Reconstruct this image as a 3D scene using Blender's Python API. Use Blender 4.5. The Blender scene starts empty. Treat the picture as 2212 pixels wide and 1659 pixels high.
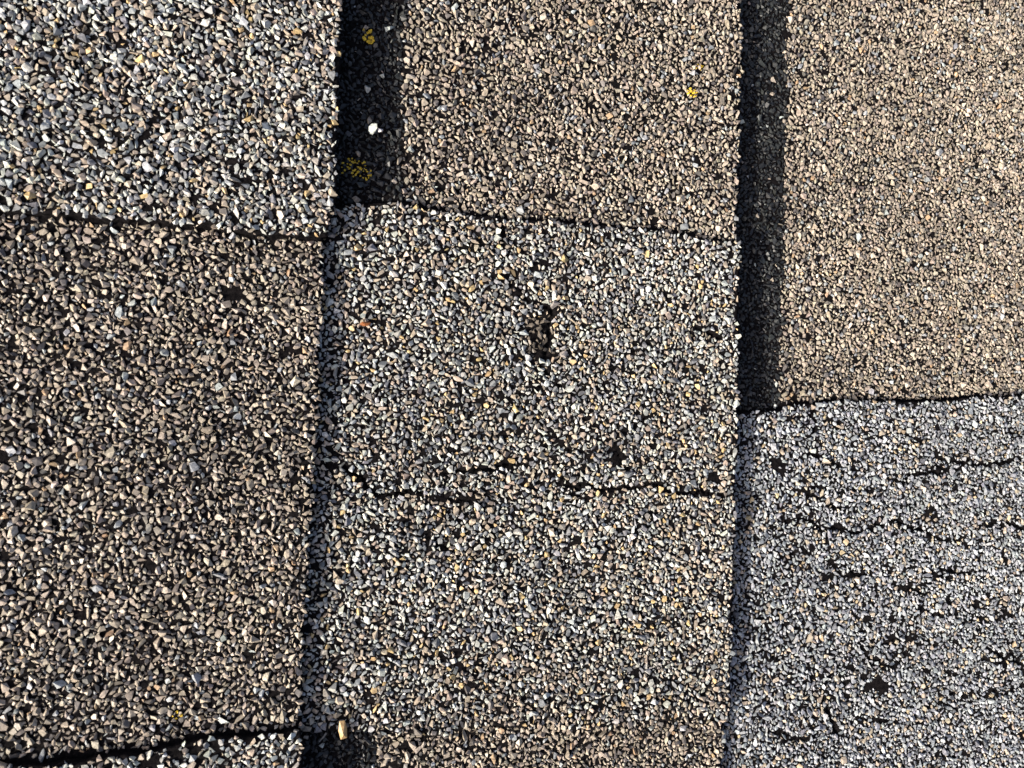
import bpy, bmesh, math, random
import numpy as np
from mathutils import Matrix, Vector

random.seed(7)
RNG = np.random.default_rng(20)
S = bpy.context.scene

# ------------------------------------------------------------------ roof frame
# roof-local axes: x runs down the slope, y along the courses, z is the roof normal
PITCH = math.radians(18)
ROOF = Matrix.Rotation(PITCH, 4, 'Y')
R3 = ROOF.to_3x3()

# ------------------------------------------------------------------ camera
Z0, HALF = 0.247, 0.66
TH, PH, RO = math.radians(20), math.radians(3.7), math.radians(2.3)
d = Vector((math.sin(TH), 0, -math.cos(TH))); r = Vector((math.cos(TH), 0, math.sin(TH))); u = Vector((0, 1, 0))
d, u = d*math.cos(PH) + u*math.sin(PH), u*math.cos(PH) - d*math.sin(PH)
r, u = r*math.cos(RO) + u*math.sin(RO), u*math.cos(RO) - r*math.sin(RO)
CAM = -d*Z0
cam = bpy.data.cameras.new('camera')
cam.sensor_width = 36; cam.lens = 18/HALF
cam.clip_start = 0.005; cam.clip_end = 3000
cam.dof.use_dof = True; cam.dof.focus_distance = 0.262; cam.dof.aperture_fstop = 30
co = bpy.data.objects.new('camera', cam); S.collection.objects.link(co)
m = Matrix((( r.x, u.x, -d.x, CAM.x), (r.y, u.y, -d.y, CAM.y), (r.z, u.z, -d.z, CAM.z), (0, 0, 0, 1)))
co.matrix_world = ROOF @ m
S.camera = co

# ------------------------------------------------------------------ sky, sun, exposure
SUN_AZ, SUN_EL = math.radians(24), math.radians(21)      # sun over the ridge, raking the slope
sl = Vector((-math.cos(SUN_AZ)*math.cos(SUN_EL), -math.sin(SUN_AZ)*math.cos(SUN_EL), math.sin(SUN_EL)))
sw = (R3 @ sl).normalized()
W = bpy.data.worlds.new('World'); S.world = W; W.use_nodes = True
nt = W.node_tree; nt.nodes.clear()
sky = nt.nodes.new('ShaderNodeTexSky'); sky.sky_type = 'NISHITA'; sky.sun_disc = False
sky.air_density = 0.4; sky.dust_density = 4.5; sky.ozone_density = 0.3
sky.sun_elevation = math.asin(sw.z); sky.sun_rotation = math.atan2(sw.x, sw.y)
bg = nt.nodes.new('ShaderNodeBackground'); bg.inputs['Strength'].default_value = 0.15
wo = nt.nodes.new('ShaderNodeOutputWorld')
nt.links.new(sky.outputs[0], bg.inputs['Color']); nt.links.new(bg.outputs[0], wo.inputs['Surface'])
sun = bpy.data.lights.new('sun', 'SUN'); sun.energy = 4.0; sun.angle = math.radians(0.53); sun.color = (1.0, 0.93, 0.82)
so = bpy.data.objects.new('sun', sun); S.collection.objects.link(so)
so.rotation_euler = (-sw).to_track_quat('-Z', 'Y').to_euler(); so.location = sw*3
S.view_settings.view_transform = 'Standard'; S.view_settings.look = 'None'
S.view_settings.exposure = 0.82; S.view_settings.gamma = 1.0
S.view_settings.use_curve_mapping = False
S.render.engine = 'CYCLES'
S.cycles.max_bounces = 4; S.cycles.diffuse_bounces = 3; S.cycles.glossy_bounces = 1

# ------------------------------------------------------------------ helpers
_K = HALF/1106
def at(px, py, z=0.004):
    """where a point of the photograph (2212 px wide) lies on the roof, z above the deck plane"""
    v = d + r*((px-1106)*_K) - u*((py-829.5)*_K)
    p = CAM - v*((CAM.z-z)/v.z)
    return p.x, p.y
dn, rn, un, cn = (np.array(v) for v in (d, r, u, CAM))
def project(P):
    q = P - cn
    w = q @ dn
    return 1106 + (q @ rn)/w/_K, 829.5 - (q @ un)/w/_K, w

def vnoise(x, y, scale, seed):
    """smooth value noise, -1..1"""
    g = np.random.default_rng(seed).uniform(-1, 1, (64, 64))
    X = np.asarray(x)/scale + 1000.37; Y = np.asarray(y)/scale + 1000.71
    i = np.floor(X).astype(int); j = np.floor(Y).astype(int)
    fx = X-i; fy = Y-j
    fx = fx*fx*(3-2*fx); fy = fy*fy*(3-2*fy)
    i0, i1, j0, j1 = i % 64, (i+1) % 64, j % 64, (j+1) % 64
    return (g[i0, j0]*(1-fx)+g[i1, j0]*fx)*(1-fy) + (g[i0, j1]*(1-fx)+g[i1, j1]*fx)*fy

def tag(o, label=None, cat=None, group=None, kind=None):
    if label: o['label'] = label
    if cat: o['category'] = cat
    if group: o['group'] = group
    if kind: o['kind'] = kind
    return o
def link(name, data, parent=None):
    o = bpy.data.objects.new(name, data); S.collection.objects.link(o)
    if parent: o.parent = parent
    return o
def place(o, x, y, z, rot=None):
    o.matrix_world = ROOF @ Matrix.Translation((x, y, z)) @ (rot or Matrix())
    return o

# ------------------------------------------------------------------ materials
def principled(name):
    mt = bpy.data.materials.new(name); mt.use_nodes = True
    n = mt.node_tree.nodes; b = n['Principled BSDF']
    return mt, n, mt.node_tree.links, b

def stone_material(name, from_object):
    mt, n, l, b = principled(name)
    if from_object:
        c = n.new('ShaderNodeObjectInfo'); col = c.outputs['Color']
    else:
        c = n.new('ShaderNodeAttribute'); c.attribute_name = 'gcol'; col = c.outputs['Color']
    g = n.new('ShaderNodeNewGeometry')
    t = n.new('ShaderNodeTexNoise'); t.inputs['Scale'].default_value = 1500; t.inputs['Detail'].default_value = 1.5
    t.inputs['Roughness'].default_value = 0.7
    l.new(g.outputs['Position'], t.inputs['Vector'])
    ra = n.new('ShaderNodeMapRange'); ra.inputs['From Min'].default_value = 0.3; ra.inputs['From Max'].default_value = 0.7
    ra.inputs['To Min'].default_value = 0.62; ra.inputs['To Max'].default_value = 1.3
    l.new(t.outputs['Fac'], ra.inputs['Value'])
    mx = n.new('ShaderNodeMix'); mx.data_type = 'RGBA'; mx.blend_type = 'MULTIPLY'; mx.inputs['Factor'].default_value = 1
    l.new(col, mx.inputs['A']); l.new(ra.outputs['Result'], mx.inputs['B'])
    l.new(mx.outputs['Result'], b.inputs['Base Color'])
    b.inputs['Roughness'].default_value = 0.45; b.inputs['Specular IOR Level'].default_value = 0.4
    return mt
M_COVER = stone_material('granule_cover', False)
M_STONE = stone_material('granule_stone', True)

def bitumen_material():
    mt, n, l, b = principled('bitumen')
    g = n.new('ShaderNodeTexCoord')
    t = n.new('ShaderNodeTexNoise'); t.inputs['Scale'].default_value = 900; t.inputs['Detail'].default_value = 4
    l.new(g.outputs['Object'], t.inputs['Vector'])
    cr = n.new('ShaderNodeValToRGB')
    cr.color_ramp.elements[0].position = 0.35; cr.color_ramp.elements[0].color = (0.004, 0.0035, 0.0037, 1)
    cr.color_ramp.elements[1].position = 0.75; cr.color_ramp.elements[1].color = (0.013, 0.011, 0.011, 1)
    l.new(t.outputs['Fac'], cr.inputs['Fac']); l.new(cr.outputs['Color'], b.inputs['Base Color'])
    bu = n.new('ShaderNodeBump'); bu.inputs['Strength'].default_value = 0.8; bu.inputs['Distance'].default_value = 0.0005
    l.new(t.outputs['Fac'], bu.inputs['Height']); l.new(bu.outputs['Normal'], b.inputs['Normal'])
    b.inputs['Roughness'].default_value = 0.9; b.inputs['Specular IOR Level'].default_value = 0.05
    return mt
M_BIT = bitumen_material()

def far_granule_material(name, c0, c1, c2):
    """shingle surface beyond the part the photograph reaches"""
    mt, n, l, b = principled(name)
    g = n.new('ShaderNodeTexCoord')
    v = n.new('ShaderNodeTexVoronoi'); v.inputs['Scale'].default_value = 520
    l.new(g.outputs['Object'], v.inputs['Vector'])
    s = n.new('ShaderNodeSeparateColor'); l.new(v.outputs['Color'], s.inputs[0])
    cr = n.new('ShaderNodeValToRGB'); e = cr.color_ramp; e.interpolation = 'CONSTANT'
    e.elements[0].position = 0; e.elements[0].color = (*c0, 1)
    e.elements[1].position = 0.4; e.elements[1].color = (*c1, 1)
    k = e.elements.new(0.75); k.color = (*c2, 1)
    l.new(s.outputs[0], cr.inputs['Fac']); l.new(cr.outputs['Color'], b.inputs['Base Color'])
    bu = n.new('ShaderNodeBump'); bu.inputs['Strength'].default_value = 1.0; bu.inputs['Distance'].default_value = 0.0012; bu.invert = True
    l.new(v.outputs['Distance'], bu.inputs['Height']); l.new(bu.outputs['Normal'], b.inputs['Normal'])
    b.inputs['Roughness'].default_value = 0.6
    return mt
M_FARB = far_granule_material('granules_brown', (0.30, 0.25, 0.19), (0.22, 0.18, 0.14), (0.30, 0.31, 0.31))
M_FARG = far_granule_material('granules_grey', (0.40, 0.42, 0.41), (0.17, 0.18, 0.20), (0.32, 0.27, 0.21))

# ------------------------------------------------------------------ layout of the courses
H1 = 0.0053       # rise of a course over its exposure (thickness of the course lying on it)
TB = 0.0020       # backer thickness
TT = 0.0021       # tab thickness
GY = 0.30         # half length of the shingles

def curve(pts, axis, z=0.004):
    """polyline of photo points -> function on the roof plane"""
    q = np.array(sorted((at(*p, z) for p in pts), key=lambda p: p[axis]))
    a, b = q[:, axis], q[:, 1-axis]
    return lambda t: np.interp(t, a, b)
edgeL = curve([(738, -120), (738, 0), (730, 150), (724, 300), (722, 430), (704, 505), (694, 700), (688, 850), (680, 1000), (668, 1200), (657, 1400), (652, 1570), (650, 1659), (646, 1800)], 1, 0.0068)
edgeC = curve([(1608, -200), (1607, 0), (1605, 200), (1600, 430), (1595, 600), (1592, 870), (1588, 1000), (1583, 1250), (1575, 1500), (1570, 1659), (1565, 1850)], 1, 0.0072)
def rag(y, seed):
    return 0.00045*vnoise(y, y*0, 0.0016, seed) + 0.0005*vnoise(y, y*0, 0.006, seed+1)
def S_prev(y): return edgeL(y)*0 - 0.203
def S_L(y): return edgeL(y) + rag(y, 31)
def S_C(y): return edgeC(y) + rag(y, 41)
def S_R(y): return np.asarray(y)*0 + 0.238 + rag(y, 51)
STARTS = {'L': lambda y: -0.2045 + 0*np.asarray(y), 'C': S_L, 'R': S_C}
ENDS = {'L': S_L, 'C': S_C, 'R': S_R}
EXPO = 0.1447
NOM = {'L': -0.0596-EXPO, 'C': -0.0596, 'R': 0.0851}

tabL1_lo = curve([(-200, 448), (0, 455), (173, 469), (330, 482), (455, 490), (503, 506), (600, 512), (720, 512)], 0)
tabL2_hi = curve([(-200, 1668), (0, 1652), (155, 1637), (303, 1621), (369, 1606), (428, 1592), (490, 1588), (650, 1572)], 0)
tabC_hi = curve([(600, 445), (725, 441), (800, 437), (870, 437), (933, 450), (1049, 467), (1114, 472), (1166, 480), (1262, 488), (1400, 500), (1590, 527)], 0)
tabC_lo = curve([(560, 1577), (655, 1580), (768, 1582), (850, 1588), (930, 1591), (1060, 1567), (1222, 1572), (1325, 1572), (1416, 1554), (1565, 1540)], 0)
tabR_hi = curve([(1500, 892), (1605, 890), (1680, 884), (1757, 871), (1824, 867), (1891, 865), (1985, 870), (2074, 861), (2208, 854), (2260, 852)], 0)
def ragx(x, seed):
    return 0.0004*vnoise(x, x*0, 0.0018, seed) + 0.0006*vnoise(x, x*0, 0.008, seed+1)
TABS = {  # course: list of (lower bound, upper bound) in y as functions of x
    'L': [(lambda x: tabL1_lo(x)+ragx(x, 61), lambda x: 0*x+GY), (lambda x: 0*x-GY, lambda x: tabL2_hi(x)+ragx(x, 63))],
    'C': [(lambda x: tabC_lo(x)+ragx(x, 65), lambda x: tabC_hi(x)+ragx(x, 67))],
    'R': [(lambda x: 0*x-GY, lambda x: tabR_hi(x)+ragx(x, 69))],
}
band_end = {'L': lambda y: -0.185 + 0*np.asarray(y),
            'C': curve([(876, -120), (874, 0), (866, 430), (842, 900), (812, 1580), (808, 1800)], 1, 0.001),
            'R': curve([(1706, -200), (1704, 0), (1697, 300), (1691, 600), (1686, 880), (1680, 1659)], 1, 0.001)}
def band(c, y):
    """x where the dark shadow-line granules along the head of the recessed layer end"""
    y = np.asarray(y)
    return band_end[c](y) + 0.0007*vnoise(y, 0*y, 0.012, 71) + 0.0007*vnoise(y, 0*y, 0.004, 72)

# ------------------------------------------------------------------ cracks and worn spots (points of the photograph)
CR = [
 (.00075, [(692, 1005), (742, 1008), (768, 1026), (792, 1050), (815, 1068), (845, 1071), (872, 1065), (912, 1066)]),
 (.00065, [(948, 1026), (978, 1023), (1012, 1015), (1052, 1016), (1092, 1003), (1125, 1001)]),
 (.0006, [(1208, 1045), (1258, 1045), (1292, 1060), (1345, 1050), (1396, 1043), (1440, 1060), (1480, 1062), (1575, 1060)]),
 (.0006, [(915, 1148), (946, 1173), (978, 1192)]),
 (.0006, [(1095, 613), (1121, 623), (1131, 640), (1158, 653), (1188, 670), (1185, 713), (1181, 740), (1175, 773), (1181, 806), (1191, 826), (1221, 846)]),
 (.0006, [(1078, 462), (1080, 480), (1086, 530)]),
 (.0006, [(1495, 710), (1518, 720), (1548, 733)]),
 (.0007, [(1936, 1037), (1958, 1028), (1994, 1026), (2020, 1008), (2065, 1015), (2085, 992), (2119, 1004), (2150, 1001), (2172, 992), (2260, 992)]),
 (.0007, [(1673, 1137), (1699, 1128), (1744, 1122), (1766, 1131), (1806, 1140), (1847, 1153), (1891, 1131), (1931, 1122), (1963, 1140), (1994, 1146), (2016, 1162), (2047, 1160), (2074, 1153)]),
 (.0006, [(2092, 1142), (2119, 1133), (2154, 1135), (2260, 1146)]),
 (.0007, [(1766, 872), (1764, 912), (1764, 952), (1771, 988)]),
 (.0007, [(1762, 1033), (1762, 1055), (1746, 1073)]),
 (.0008, [(1781, 1489), (1785, 1523), (1795, 1556), (1811, 1586)]),
 (.0006, [(1858, 1396), (1875, 1419), (1905, 1439), (1941, 1426)]),
 (.0006, [(2038, 1503), (2075, 1496)]),
 (.0006, [(2128, 1399), (2145, 1411), (2191, 1411)]),
 (.0005, [(1627, 1416), (1655, 1409), (1685, 1425)]),
 (.0005, [(1985, 1235), (2030, 1240), (2110, 1232)]),
 (.0006, [(1000, 1440), (1035, 1452), (1080, 1449)]),
 (.0005, [(1330, 980), (1350, 1010), (1330, 1030)]),
]
_q = random.Random(12)
for _ in range(34):                                        # short near-level cracks scattered over the worn right tab
    x0, y0 = _q.uniform(1640, 2190), _q.uniform(905, 1650); n = _q.randint(3, 6); st = _q.uniform(10, 22); pl = [(x0, y0)]; sl_ = _q.uniform(-.35, .35)
    for k in range(n): pl.append((pl[-1][0]+st, pl[-1][1]+st*(sl_+_q.uniform(-.7, .7))))
    CR.append((_q.uniform(.0002, .0004), pl))
for _ in range(9):
    x0, y0 = _q.uniform(780, 1480), _q.uniform(560, 1520); n = _q.randint(2, 5); st = _q.uniform(10, 20); pl = [(x0, y0)]; sl_ = _q.uniform(-.9, .9)
    for k in range(n): pl.append((pl[-1][0]+st, pl[-1][1]+st*(sl_+_q.uniform(-.7, .7))))
    CR.append((_q.uniform(.0002, .0004), pl))
CRACKS = []
for w, pl in CR:
    q = [np.array(at(*p)) for p in pl]
    out = [q[0]]
    for a, b in zip(q[:-1], q[1:]):                      # roughen between the drawn points
        L = np.linalg.norm(b-a); n = max(1, int(L/0.0022)); nn = np.array([-(b-a)[1], (b-a)[0]])/L
        for k in range(1, n+1):
            p = a+(b-a)*k/n
            out.append(p + nn*RNG.normal(0, 0.0008) if k < n else p)
    CRACKS.append((w, np.array(out)))
def crack_dist(x, y):
    """distance to the nearest crack minus its half width (metres); large where there is none"""
    x = np.asarray(x, float); y = np.asarray(y, float)
    best = np.full(x.shape, 0.02)
    for w, P in CRACKS:
        lo, hi = P.min(0)-0.003, P.max(0)+0.003
        s = np.nonzero((x > lo[0]) & (x < hi[0]) & (y > lo[1]) & (y < hi[1]))
        if not len(s[0]): continue
        xs, ys = x[s], y[s]; dd = np.full(xs.shape, 0.02)
        for i, (a, b) in enumerate(zip(P[:-1], P[1:])):
            v = b-a; t = np.clip(((xs-a[0])*v[0]+(ys-a[1])*v[1])/(v@v), 0, 1)
            ww = w*0.52*(0.6+0.6*math.sin(math.pi*(i+0.7)/(len(P)+0.4)))
            dd = np.minimum(dd, np.hypot(xs-a[0]-t*v[0], ys-a[1]-t*v[1]) - ww)
        best[s] = np.minimum(best[s], dd)
    return best

def swell(x, y):
    return 0.00045*vnoise(x, y, 0.03, 5) + 0.00030*vnoise(x, y, 0.011, 6) + 0.00016*vnoise(x, y, 0.005, 8)
def z_back(c, x, y):
    return H1*(x-NOM[c])/EXPO + swell(x, y)
def z_tab(c, x, y):
    cd = crack_dist(x, y)
    lip = 0.0001*np.exp(-np.clip(cd, 0, 1)/0.0016)       # edges of a crack curl up a little
    return z_back(c, x, y) + TT + 0.00035*vnoise(x, y, 0.009, 9) + lip - 0.0019*np.clip(1-np.clip(cd+0.0003, 0, 1)/0.0004, 0, 1)

# ------------------------------------------------------------------ sheets
def sheet_mesh(name, xs_ab, y_of, zfun, thick, mats, far_test):
    """a slab: (a, b) grid -> (x, y), top from zfun, closed with walls and underside"""
    A, B = xs_ab
    X, Y = y_of(A[:, None], B[None, :])
    Z = zfun(X, Y)
    na, nb = X.shape
    top = np.stack([X, Y, Z], -1).reshape(-1, 3)
    idx = np.arange(na*nb).reshape(na, nb)
    ring = np.concatenate([idx[:, 0], idx[-1, 1:], idx[-2::-1, -1], idx[0, -2:0:-1]])
    low = top[ring].copy(); low[:, 2] -= thick
    quads = np.stack([idx[:-1, :-1], idx[1:, :-1], idx[1:, 1:], idx[:-1, 1:]], -1).reshape(-1, 4)
    n = len(ring); li = na*nb + np.arange(n)
    walls = np.stack([ring, li, np.roll(li, -1), np.roll(ring, -1)], -1)
    me = bpy.data.meshes.new(name)
    V = np.concatenate([top, low])
    F = np.concatenate([quads, walls]).tolist() + [li[::-1].tolist()]
    me.from_pydata(V.tolist(), [], F)
    for mt in mats: me.materials.append(mt)
    if len(mats) > 1:
        c = V[quads].mean(1); far = far_test(c[:, 0], c[:, 1]).astype(np.int32)
        mi = np.zeros(len(F), np.int32); mi[:len(quads)] = far
        me.polygons.foreach_set('material_index', mi)
    sm = np.zeros(len(F), bool); sm[:len(quads)] = True
    me.polygons.foreach_set('use_smooth', sm)
    me.update()
    return me

MARGIN = 0.022
def view_limits(x):
    """lower and upper y of the strip that gets real granules (frame plus a margin)"""
    t = (np.asarray(x)+0.147)/0.376
    return -0.103-0.042*t-MARGIN, 0.092+0.09*t+MARGIN
X_LO, X_HI = -0.147-MARGIN, 0.2375
def is_far(x, y):
    lo, hi = view_limits(x)
    return (y < lo) | (y > hi) | (x < X_LO)

def ygrid(lo, hi, step):
    return np.linspace(0, 1, max(3, int((hi-lo)/step)))

roof_things = {}
LABELS = {
 'L': ('asphalt shingle at the left, lying uppermost, brown between two speckled grey tabs', 'shingle'),
 'C': ('asphalt shingle in the middle course with large cracked speckled grey tab', 'shingle'),
 'R': ('lowest asphalt shingle at the right, brown above and worn blue grey below', 'shingle'),
}
PARTS = {}
for c in 'LCR':
    o = link('asphalt_shingle', None); o.empty_display_size = 0.02
    place(o, 0, 0, 0); tag(o, LABELS[c][0], LABELS[c][1], 'asphalt shingles of the roof')
    roof_things[c] = o
    st, en = STARTS[c], ENDS[c]
    a = np.linspace(0, 1, 110); bb = np.linspace(-GY, GY, 640)
    def yo(A, B, st=st, en=en):
        Y = B + 0*A; s = st(Y)-0.03; return s + (en(Y)-0.0004-s)*A, Y
    me = sheet_mesh('backer', (a, bb), yo, lambda x, y, c=c: z_back(c, x, y), TB, [M_BIT, M_FARB], is_far)
    bo = link('backer', me, o); tag(bo, 'brown recessed layer with a charcoal band along its head')
    PARTS[c] = [bo]
    for lo, hi in TABS[c]:
        def yt(A, B, lo=lo, hi=hi, st=st, en=en):
            # straight head under the course above, ragged sides and butt
            Ym = 0.5*(lo(np.array([0.0]))+hi(np.array([0.0])))
            X0 = A + 0*B; Y = lo(X0) + (hi(X0)-lo(X0))*B
            s = st(Y)-0.03; X = s + (en(Y)+0.0003-s)*((A-AX0)/(AX1-AX0))
            Y = lo(X) + (hi(X)-lo(X))*B
            return X, Y
        AX0 = NOM[c]-0.03; AX1 = NOM[c]+EXPO
        ymid = np.array([0.5*(AX0+AX1)])
        hgt = float((hi(ymid)-lo(ymid))[0])
        a = np.linspace(AX0, AX1, 225)
        b = np.linspace(0, 1, int(hgt/0.0008))
        me = sheet_mesh('tab', (a, b), yt, lambda x, y, c=c: z_tab(c, x, y), TT+0.0002, [M_BIT, M_FARG], is_far)
        to = link('tab', me, o); tag(to, 'speckled grey tab standing proud of the brown layer')
        PARTS[c].append(to)

# ------------------------------------------------------------------ the roof around: deck and plain courses beyond the frame
def roof_surroundings():
    V, F, MI = [], [], []
    def slab(x0, x1, y0, y1, z0, z1, t, mi):
        k = len(V)
        V.extend([(x0, y0, z0), (x1, y0, z1), (x1, y1, z1), (x0, y1, z0), (x0, y0, z0-t), (x1, y0, z1-t), (x1, y1, z1-t), (x0, y1, z0-t)])
        for f in ((0, 1, 2, 3), (7, 6, 5, 4), (0, 4, 5, 1), (1, 5, 6, 2), (2, 6, 7, 3), (3, 7, 4, 0)):
            F.append([k+i for i in f]); MI.append(mi)
    W2 = 1.5
    slab(-1.8, 1.8, -W2, W2, -0.0075, -0.0075, 0.02, 0)
    ks = [k for k in range(-10, 11)]
    for k in ks:
        e = -0.0596 + k*EXPO; s = e-EXPO
        zt = H1
        if k in (0, 1, 2):
            segs = [(-W2, -GY-0.001), (GY+0.001, W2)]
        else:
            segs = [(-W2, W2)]
        over = 0.03 if k != 3 else 0.03
        for y0, y1 in segs:
            slab(s-over, e, y0, y1, -H1*over/EXPO-0.0004, zt-0.0004, TB, 1)
            y = y0 + random.uniform(0, .1)
            while y < y1-0.05:
                w = random.uniform(0.06, 0.2)
                slab(s-over, e, y, min(y+w, y1-0.002), -H1*over/EXPO+TT, zt+TT, TT+0.0002, 2)
                y += w + random.uniform(0.06, 0.2)
    me = bpy.data.meshes.new('roof'); me.from_pydata(V, [], F)
    for mt in (M_BIT, M_FARB, M_FARG): me.materials.append(mt)
    me.polygons.foreach_set('material_index', MI); me.update()
    o = link('roof', me); place(o, 0, 0, 0); tag(o, kind='structure')
roof_surroundings()

# ------------------------------------------------------------------ granules
def hull(n, ax, rng, power):
    bm = bmesh.new()
    for _ in range(n):
        v = rng.normal(size=3); v /= np.linalg.norm(v)
        v = np.sign(v)*np.abs(v)**power; v /= np.linalg.norm(v)**0.75
        v *= rng.uniform(0.82, 1.06)
        bm.verts.new((v[0]*ax[0], v[1]*ax[1], v[2]*ax[2]))
    res = bmesh.ops.convex_hull(bm, input=list(bm.verts))
    loose = [v for v in bm.verts if not v.link_faces]
    bmesh.ops.delete(bm, geom=loose, context='VERTS')
    bmesh.ops.triangulate(bm, faces=list(bm.faces))
    bm.normal_update(); bmesh.ops.recalc_face_normals(bm, faces=list(bm.faces))
    bm.verts.index_update()
    V = np.array([v.co[:] for v in bm.verts]); F = np.array([[v.index for v in f.verts] for f in bm.faces])
    bm.free()
    ext = (V.max(0)-V.min(0))/2
    V = V - (V.max(0)+V.min(0))/2
    return V/math.sqrt(ext[0]*ext[1])*math.sqrt(ax[0]*ax[1]), F
def make_lib(k, n0, n1):
    out = []
    for i in range(k):
        e = RNG.uniform(0.68, 1.0); h = RNG.uniform(0.55, 0.85)
        if i % 11 == 0: e = RNG.uniform(0.35, 0.5)          # splinters
        ax = (1/math.sqrt(e), math.sqrt(e), h)
        out.append(hull(int(RNG.integers(n0, n1)), ax, RNG, RNG.uniform(0.85, 1.3)))
    return out
LIB = make_lib(64, 9, 13)
LIB_SMALL = make_lib(32, 6, 8)

def darts():
    """dart throwing over the strip in view: large granules first, then fines in the gaps"""
    cell = 0.0024; grid = {}
    PX, PY, PR = [], [], []
    rnd = random.Random(3)
    span = X_HI-X_LO
    def throw(n, rad, ov):
        for _ in range(n):
            x = X_LO + span*rnd.random()
            lo, hi = -0.145-MARGIN, 0.182+MARGIN
            y = lo+(hi-lo)*rnd.random()
            t = (x+0.147)/0.376
            if y < -0.103-0.042*t-MARGIN or y > 0.092+0.09*t+MARGIN: continue
            q = rad()
            i, j = int(x/cell+500), int(y/cell+500)
            ok = True
            for a in (i-1, i, i+1):
                for b in (j-1, j, j+1):
                    for k in grid.get((a, b), ()):
                        dx = PX[k]-x; dy = PY[k]-y; s = (PR[k]+q)*ov
                        if dx*dx+dy*dy < s*s: ok = False; break
                    if not ok: break
                if not ok: break
            if ok:
                grid.setdefault((i, j), []).append(len(PX)); PX.append(x); PY.append(y); PR.append(q)
    throw(9000, lambda: min(0.00135, 0.00104*math.exp(rnd.gauss(0, 0.14))), 0.86)
    throw(230000, lambda: min(0.00100, max(0.00052, 0.00075*math.exp(rnd.gauss(0, 0.17)))), 0.80)
    throw(260000, lambda: rnd.uniform(0.00034, 0.00052), 0.76)
    return np.array(PX), np.array(PY), np.array(PR)
GX, GYY, GR = darts()

def region_of(x, y):
    """course and whether on a tab"""
    c = np.full(x.shape, 'R'); c[x < S_C(y)] = 'C'; c[x < S_L(y)] = 'L'
    tab = np.zeros(x.shape, int)
    for k, bounds in TABS.items():
        for i, (lo, hi) in enumerate(bounds):
            s = (c == k) & (y > lo(x)) & (y < hi(x))
            tab[s] = i+1
    return c, tab
GC, GT = region_of(GX, GYY)

GR[(GC == 'L') & (GT == 1)] *= 1.08
BROWN = [((.335, .285, .222), .52), ((.28, .24, .188), .25), ((.43, .375, .30), .07), ((.28, .295, .295), .07), ((.11, .10, .092), .07), ((.36, .25, .15), .015)]
GREY = [((.42, .42, .37), .25), ((.345, .36, .35), .18), ((.165, .17, .175), .15), ((.36, .30, .23), .28), ((.50, .365, .18), .035), ((.53, .53, .47), .06), ((.25, .23, .20), .06)]
BLUE = [((.32, .335, .345), .42), ((.225, .24, .255), .24), ((.39, .405, .40), .13), ((.37, .315, .245), .13), ((.44, .35, .22), .02), ((.13, .135, .145), .06)]
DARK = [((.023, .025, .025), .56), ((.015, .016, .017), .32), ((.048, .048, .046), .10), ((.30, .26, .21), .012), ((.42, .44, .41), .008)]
def pick(pal, n):
    p = np.array([w for _, w in pal]); p = p/p.sum()
    k = RNG.choice(len(pal), n, p=p)
    return np.array([c for c, _ in pal])[k]
N = len(GX)
COL = np.zeros((N, 3))
for c in 'LCR':
    for tab in (False, True):
        s = (GC == c) & ((GT > 0) == tab)
        n = int(s.sum())
        if tab:
            COL[s] = pick(BLUE if c == 'R' else GREY, n)
            if c == 'C':                                   # the tab turns browner towards its lower right
                mixp = np.clip(0.05 + 0.25*vnoise(GX, GYY, 0.02, 12) - (GYY+0.085)/0.05, 0.0, 0.5)
                q = s & (RNG.random(N) < mixp); COL[q] = pick(BROWN, int(q.sum()))
            if c == 'L':
                q = s & (RNG.random(N) < 0.08); COL[q] = pick(BROWN, int(q.sum()))
        else:
            COL[s] = pick(BROWN, n)
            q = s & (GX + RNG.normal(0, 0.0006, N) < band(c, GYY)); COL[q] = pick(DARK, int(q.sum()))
COL *= np.exp(0.10*vnoise(GX, GYY, 0.035, 90) + 0.10*vnoise(GX, GYY, 0.013, 91))[:, None]   # dust and weathering
COL *= np.exp(RNG.normal(0, 0.14, (N, 1))) * np.exp(RNG.normal(0, 0.02, (N, 3)))
COL = np.clip(COL, 0.006, 0.8)

# wear: granules lost at cracks, in bare spots and along ragged edges
keep = np.ones(N, bool)
cd = crack_dist(GX, GYY)
keep &= ~((GT > 0) & (cd < GR*0.28))
bare = vnoise(GX, GYY, 0.0042, 14) + 0.5*vnoise(GX, GYY, 0.0019, 15)
thr = np.where(GC == 'R', np.where(GT > 0, 0.98, 1.2), np.where(GT > 0, 1.2, 1.2))
keep &= ~((bare > thr) & (GR < 0.0011))
keep &= ~((RNG.random(N) < 0.03) & (GR > 0.0006))
def spot(px, py, rad):
    x, y = at(px, py); return np.hypot(GX-x, GYY-y)/rad
_tx, _ty = at(1165, 728)
tar = np.hypot((GX-_tx)/0.0042, (GYY-_ty)/0.0072) + 0.45*vnoise(GX, GYY, 0.003, 16)
keep &= ~((tar < 1) & (RNG.random(N) < 0.3))
COL[tar < 1.05] = np.array([.16, .135, .105])*RNG.uniform(.3, 1.2, (int((tar < 1.05).sum()), 1))
for px, py, rad in ((1680, 1010, .004), (1325, 985, .0035), (2010, 1110, .0035), (1900, 1480, .004), (2100, 1300, .003), (1840, 1240, .003), (500, 640, .003), (420, 1612, .0035), (470, 1600, .003), (380, 1618, .003), (330, 1628, .003), (1140, 505, .0022)):
    s = spot(px, py, rad) + 0.5*vnoise(GX, GYY, 0.002, 17)
    keep &= ~((s < 0.75) & (RNG.random(N) < 0.85))
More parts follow.
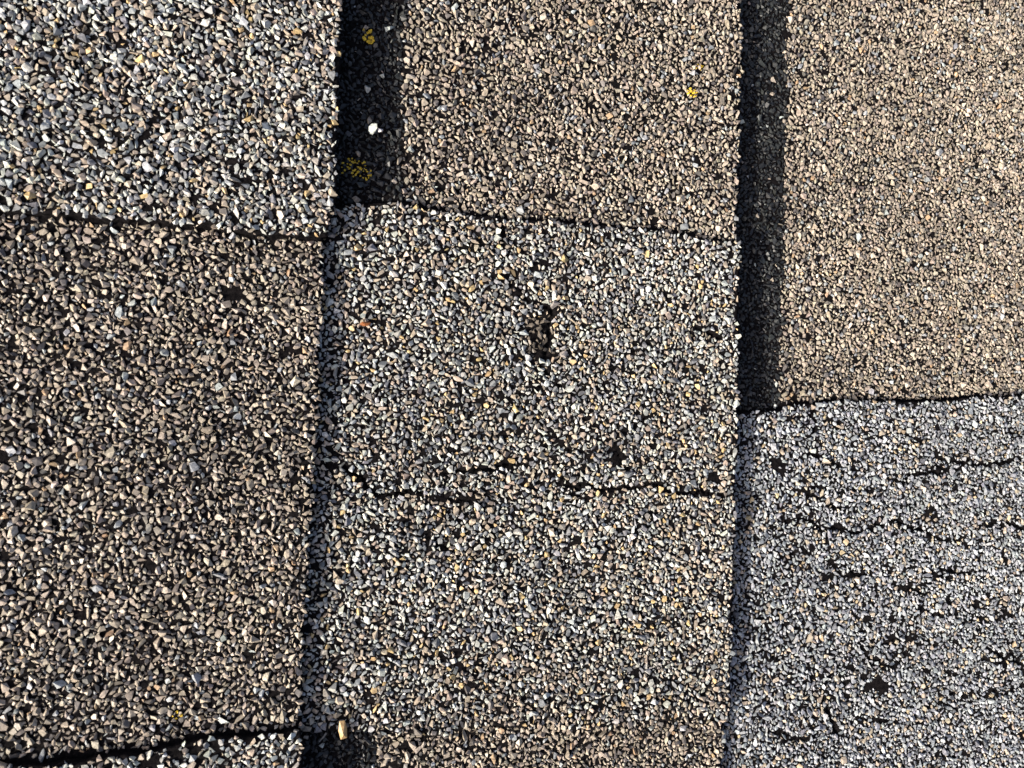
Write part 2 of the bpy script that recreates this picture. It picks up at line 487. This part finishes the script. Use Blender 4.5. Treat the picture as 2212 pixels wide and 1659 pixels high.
# thin seam where a tab side meets the layer beneath
for c, bounds in TABS.items():
    for lo, hi in bounds:
        keep &= ~((GC == c) & (GYY < lo(GX)+0.0001) & (GYY > lo(GX)-0.0008) & (RNG.random(N) < 0.75))
        keep &= ~((GC == c) & (GYY > hi(GX)-0.0001) & (GYY < hi(GX)+0.0010) & (RNG.random(N) < 0.85))
GX, GYY, GR, GC, GT, COL = (v[keep] for v in (GX, GYY, GR, GC, GT, COL))
N = len(GX)

ZB = np.zeros(N)
for c in 'LCR':
    s = (GC == c) & (GT == 0); ZB[s] = z_back(c, GX[s], GYY[s])
    s = (GC == c) & (GT > 0); ZB[s] = z_tab(c, GX[s], GYY[s])
GZ = ZB + GR*RNG.uniform(-0.1, 0.42, N)
KIND = RNG.integers(0, len(LIB), N)
yaw = RNG.uniform(0, 2*math.pi, N); tx = RNG.normal(0, 0.28, N); ty = RNG.normal(0, 0.28, N)
def rotmats(yaw, tx, ty):
    c, s = np.cos(yaw), np.sin(yaw); o = np.zeros_like(c); i = np.ones_like(c)
    Rz = np.stack([np.stack([c, -s, o], -1), np.stack([s, c, o], -1), np.stack([o, o, i], -1)], -2)
    c, s = np.cos(tx), np.sin(tx)
    Rx = np.stack([np.stack([i, o, o], -1), np.stack([o, c, -s], -1), np.stack([o, s, c], -1)], -2)
    c, s = np.cos(ty), np.sin(ty)
    Ry = np.stack([np.stack([c, o, s], -1), np.stack([o, i, o], -1), np.stack([-s, o, c], -1)], -2)
    return Rx @ Ry @ Rz
ROT = rotmats(yaw, tx, ty)
POS = np.stack([GX, GYY, GZ], -1)
px, py, w = project(POS)
inframe = (px > 6) & (px < 2206) & (py > 6) & (py < 1653)
near_frame = (px > -60) & (px < 2272) & (py > -60) & (py < 1719)

single = np.zeros(N, bool)
for c in 'LCR':                                            # the 300 that show largest on each shingle
    ids = np.nonzero((GC == c) & inframe)[0]
    single[ids[np.argsort(-(GR[ids]/w[ids]))[:300]]] = True

def cover_mesh(ids, lib, name):
    Vs, Fs, Cs, off = [], [], [], 0
    kk = KIND[ids] % len(lib)
    for k in range(len(lib)):
        q = ids[kk == k]
        if not len(q): continue
        V, F = lib[k]
        P = np.einsum('nij,vj->nvi', ROT[q], V)*GR[q][:, None, None] + POS[q][:, None, :]
        Vs.append(P.reshape(-1, 3)); Cs.append(np.repeat(COL[q], len(V), 0))
        Fs.append((F[None] + off + (np.arange(len(q))*len(V))[:, None, None]).reshape(-1, 3)); off += len(q)*len(V)
    return np.concatenate(Vs), np.concatenate(Fs), np.concatenate(Cs)
def build_cover(ids, parent):
    groups = []
    a = ids[near_frame[ids] & (GR[ids] >= 0.00052)]; b = ids[~(near_frame[ids] & (GR[ids] >= 0.00052))]
    if len(a): groups.append(cover_mesh(a, LIB, 'g'))
    if len(b): groups.append(cover_mesh(b, LIB_SMALL, 'g'))
    V, F, C = [], [], []; off = 0
    for v, f, cc in groups:
        V.append(v); F.append(f+off); C.append(cc); off += len(v)
    V, F, C = np.concatenate(V), np.concatenate(F), np.concatenate(C)
    me = bpy.data.meshes.new('granule_cover')
    me.vertices.add(len(V)); me.vertices.foreach_set('co', V.astype(np.float32).ravel())
    me.loops.add(F.size); me.loops.foreach_set('vertex_index', F.astype(np.int32).ravel())
    me.polygons.add(len(F)); me.polygons.foreach_set('loop_start', np.arange(0, F.size, 3, dtype=np.int32))
    me.update(calc_edges=True)
    me.polygons.foreach_set('use_smooth', np.zeros(len(F), bool))
    at_ = me.attributes.new('gcol', 'FLOAT_COLOR', 'POINT')
    at_.data.foreach_set('color', np.concatenate([C, np.ones((len(C), 1))], 1).astype(np.float32).ravel())
    me.materials.append(M_COVER); me.validate()
    return tag(link('granule_cover', me, parent), kind='stuff')
LIBMESH = []
for V, F in LIB:
    me = bpy.data.meshes.new('granule'); me.from_pydata(V.tolist(), [], F.tolist()); me.materials.append(M_STONE); me.update()
    LIBMESH.append(me)
for c in 'LCR':
    for k, part in enumerate(PARTS[c]):
        sel = (GC == c) & (GT == k)
        ids = np.nonzero(sel & ~single)[0]
        if len(ids): build_cover(ids, part)
        for i in np.nonzero(sel & single)[0]:
            g = link('granule', LIBMESH[KIND[i]], part)
            mm = Matrix(ROT[i].tolist()).to_4x4(); mm.translation = POS[i]
            g.matrix_local = mm @ Matrix.Scale(float(GR[i]), 4)
            g.color = (*COL[i], 1)

# ------------------------------------------------------------------ small things lying or growing on the roof
def surface_z(px, py):
    x, y = at(px, py); X, Y = np.array([x]), np.array([y])
    c, t = region_of(X, Y); c = str(c[0])
    z = (z_tab if t[0] else z_back)(c, X, Y)[0]
    return x, y, float(z)

def plain(name, col, rough, var=0.3, scale=2500):
    mt, n, l, b = principled(name)
    g = n.new('ShaderNodeTexCoord'); t = n.new('ShaderNodeTexNoise'); t.inputs['Scale'].default_value = scale; t.inputs['Detail'].default_value = 4
    l.new(g.outputs['Object'], t.inputs['Vector'])
    cr = n.new('ShaderNodeValToRGB')
    cr.color_ramp.elements[0].position = 0.3; cr.color_ramp.elements[0].color = (*[v*(1-var) for v in col], 1)
    cr.color_ramp.elements[1].position = 0.7; cr.color_ramp.elements[1].color = (*[min(1, v*(1+var)) for v in col], 1)
    l.new(t.outputs['Fac'], cr.inputs['Fac']); l.new(cr.outputs['Color'], b.inputs['Base Color'])
    bu = n.new('ShaderNodeBump'); bu.inputs['Strength'].default_value = 0.5; bu.inputs['Distance'].default_value = 0.0002
    l.new(t.outputs['Fac'], bu.inputs['Height']); l.new(bu.outputs['Normal'], b.inputs['Normal'])
    b.inputs['Roughness'].default_value = rough
    return mt
M_LICH = plain('lichen_yellow', (0.66, 0.45, 0.035), 0.75)

def lichen(label, px, py, rad, n, cup, dense):
    """a cluster of tiny yellow cups: dished discs with a raised rim"""
    x0, y0, z0 = surface_z(px, py)
    rng = np.random.default_rng(int(px*7+py))
    V, F = [], []
    seg = 9
    for _ in range(n):
        a = rng.uniform(0, 2*math.pi); q = rad*math.sqrt(rng.random())
        x, y = q*math.cos(a)*1.1, q*math.sin(a)*0.85
        X, Y = np.array([x0+x]), np.array([y0+y]); c, t = region_of(X, Y)
        dz = float((z_tab if t[0] else z_back)(str(c[0]), X, Y)[0]) - z0
        near = np.hypot(GX-x0-x, GYY-y0-y); k = int(near.argmin())
        top = max(0, (GZ[k]-z0-dz) + GR[k]*0.62) if near[k] < GR[k]*0.9 else 0.0003
        z = dz + top + 0.00008
        s = cup*rng.uniform(0.5, 1.15); el = rng.uniform(0.75, 1.0); ph = rng.uniform(0, 6.28)
        tilt = rng.normal(0, 0.3, 2)
        b = len(V)
        for rr, zz in ((0.35, 0.12), (0.72, 0.22), (0.95, 0.42), (1.05, 0.25), (0.8, -0.9)):
            for i in range(seg):
                th = 2*math.pi*i/seg
                lx = rr*s*math.cos(th)*(1+0.1*math.sin(3*th+ph)); ly = rr*s*el*math.sin(th)
                V.append((x+lx, y+ly, z+zz*s+tilt[0]*lx+tilt[1]*ly))
        V.append((x, y, z+0.1*s)); cidx = len(V)-1
        for i in range(seg):
            j = (i+1) % seg
            F.append((cidx, b+i, b+j))
            for ring in range(4):
                F.append((b+ring*seg+i, b+(ring+1)*seg+i, b+(ring+1)*seg+j, b+ring*seg+j))
    me = bpy.data.meshes.new('lichen_patch'); me.from_pydata(V, [], F); me.materials.append(M_LICH)
    me.polygons.foreach_set('use_smooth', [True]*len(F)); me.update()
    o = link('lichen_patch', me); place(o, x0, y0, z0)
    tag(o, label, 'lichen', 'yellow lichen on the shingles')
lichen('yellow lichen cups in charcoal band at the top edge, upper of its two patches', 801, 66, 0.0024, 18, 0.00058, 1)
lichen('largest yellow lichen patch, low in the charcoal band of the middle shingle', 774, 360, 0.0042, 60, 0.00034, 1)
lichen('small bright yellow lichen on brown granules left of the right charcoal band', 1490, 203, 0.0018, 16, 0.00042, 1)
lichen('faint yellow lichen specks above the brighter patch on the brown granules', 1506, 147, 0.0018, 8, 0.0003, 1)
lichen('tiny yellow lichen at the foot of the right charcoal band', 1603, 866, 0.0018, 16, 0.00036, 1)
lichen('row of tiny yellow lichen cups among brown granules at the bottom left', 384, 1543, 0.0014, 7, 0.00034, 1)

def stone(name, label, cat, px, py, size, col, lift, rot, pts=20, seed=1):
    rng = np.random.default_rng(seed)
    V, F = hull(pts, (1, 1, 1), rng, 1.0)
    V = V*np.array(size)/2
    me = bpy.data.meshes.new(name); me.from_pydata(V.tolist(), [], F.tolist()); me.materials.append(plain(name, col, 0.5, 0.3, 1200)); me.update()
    x, y, z = surface_z(px, py)
    o = link(name, me); place(o, x, y, z+lift, Matrix.Rotation(rot[2], 4, 'Z') @ Matrix.Rotation(rot[0], 4, 'X') @ Matrix.Rotation(rot[1], 4, 'Y'))
    tag(o, label, cat)
    return o
stone('loose_stone', 'long tan stone shard lying loose at the bottom tab edge', 'stone', 741, 1577, (0.0027, 0.0058, 0.0022), (0.52, 0.34, 0.15), 0.0014, (0.15, 0.1, 0.16), 14, 5)
stone('loose_stone', 'pale greenish white stone lying alone in the charcoal band', 'stone', 807, 277, (0.0031, 0.0029, 0.0024), (0.60, 0.63, 0.56), 0.0030, (0.2, 0.3, 0.4), 13, 8)
stone('loose_stone', 'tiny white stone right of the pale greenish stone', 'stone', 822, 279, (0.0015, 0.0014, 0.0012), (0.66, 0.62, 0.6), 0.0026, (0.4, 0.1, 0.9), 12, 9)
stone('seed', 'orange brown oval seed in the shade of the left shingle edge', 'seed', 790, 699, (0.0034, 0.0013, 0.0011), (0.30, 0.10, 0.025), 0.0013, (0.0, 0.1, 0.15), 40, 10)

def twig(label, pts, rad):
    q = [surface_z(*p) for p in pts]
    x0, y0, z0 = q[0]
    bm = bmesh.new(); rings = []
    for i, (x, y, z) in enumerate(q):
        k = rad*(1-0.5*i/len(q)); dirv = Vector(q[min(i+1, len(q)-1)][:2]) - Vector(q[max(i-1, 0)][:2]); dirv.normalize()
        nx, ny = -dirv.y, dirv.x
        lift = 0.0013 + 0.0002*math.sin(i*1.7)
        rings.append([bm.verts.new((x-x0+nx*k*math.cos(t), y-y0+ny*k*math.cos(t), z-z0+lift+k*math.sin(t))) for t in np.linspace(0, 2*math.pi, 7)[:-1]])
    for a, b in zip(rings[:-1], rings[1:]):
        for i in range(6): bm.faces.new((a[i], a[(i+1) % 6], b[(i+1) % 6], b[i]))
    bm.faces.new(rings[0][::-1]); bm.faces.new(rings[-1])
    me = bpy.data.meshes.new('twig'); bm.to_mesh(me); bm.free(); me.materials.append(plain('twig', (0.22, 0.21, 0.19), 0.7))
    o = link('twig', me); place(o, x0, y0, z0); tag(o, label, 'twig')
twig('thin grey twig in the charcoal corner at the bottom left', [(707, 1590), (701, 1598), (696, 1604), (692, 1610)], 0.00028)
print('granules', N, 'triangles', sum(len(o.data.loop_triangles) for o in S.objects if o.type == 'MESH' and not o.data.calc_loop_triangles()))
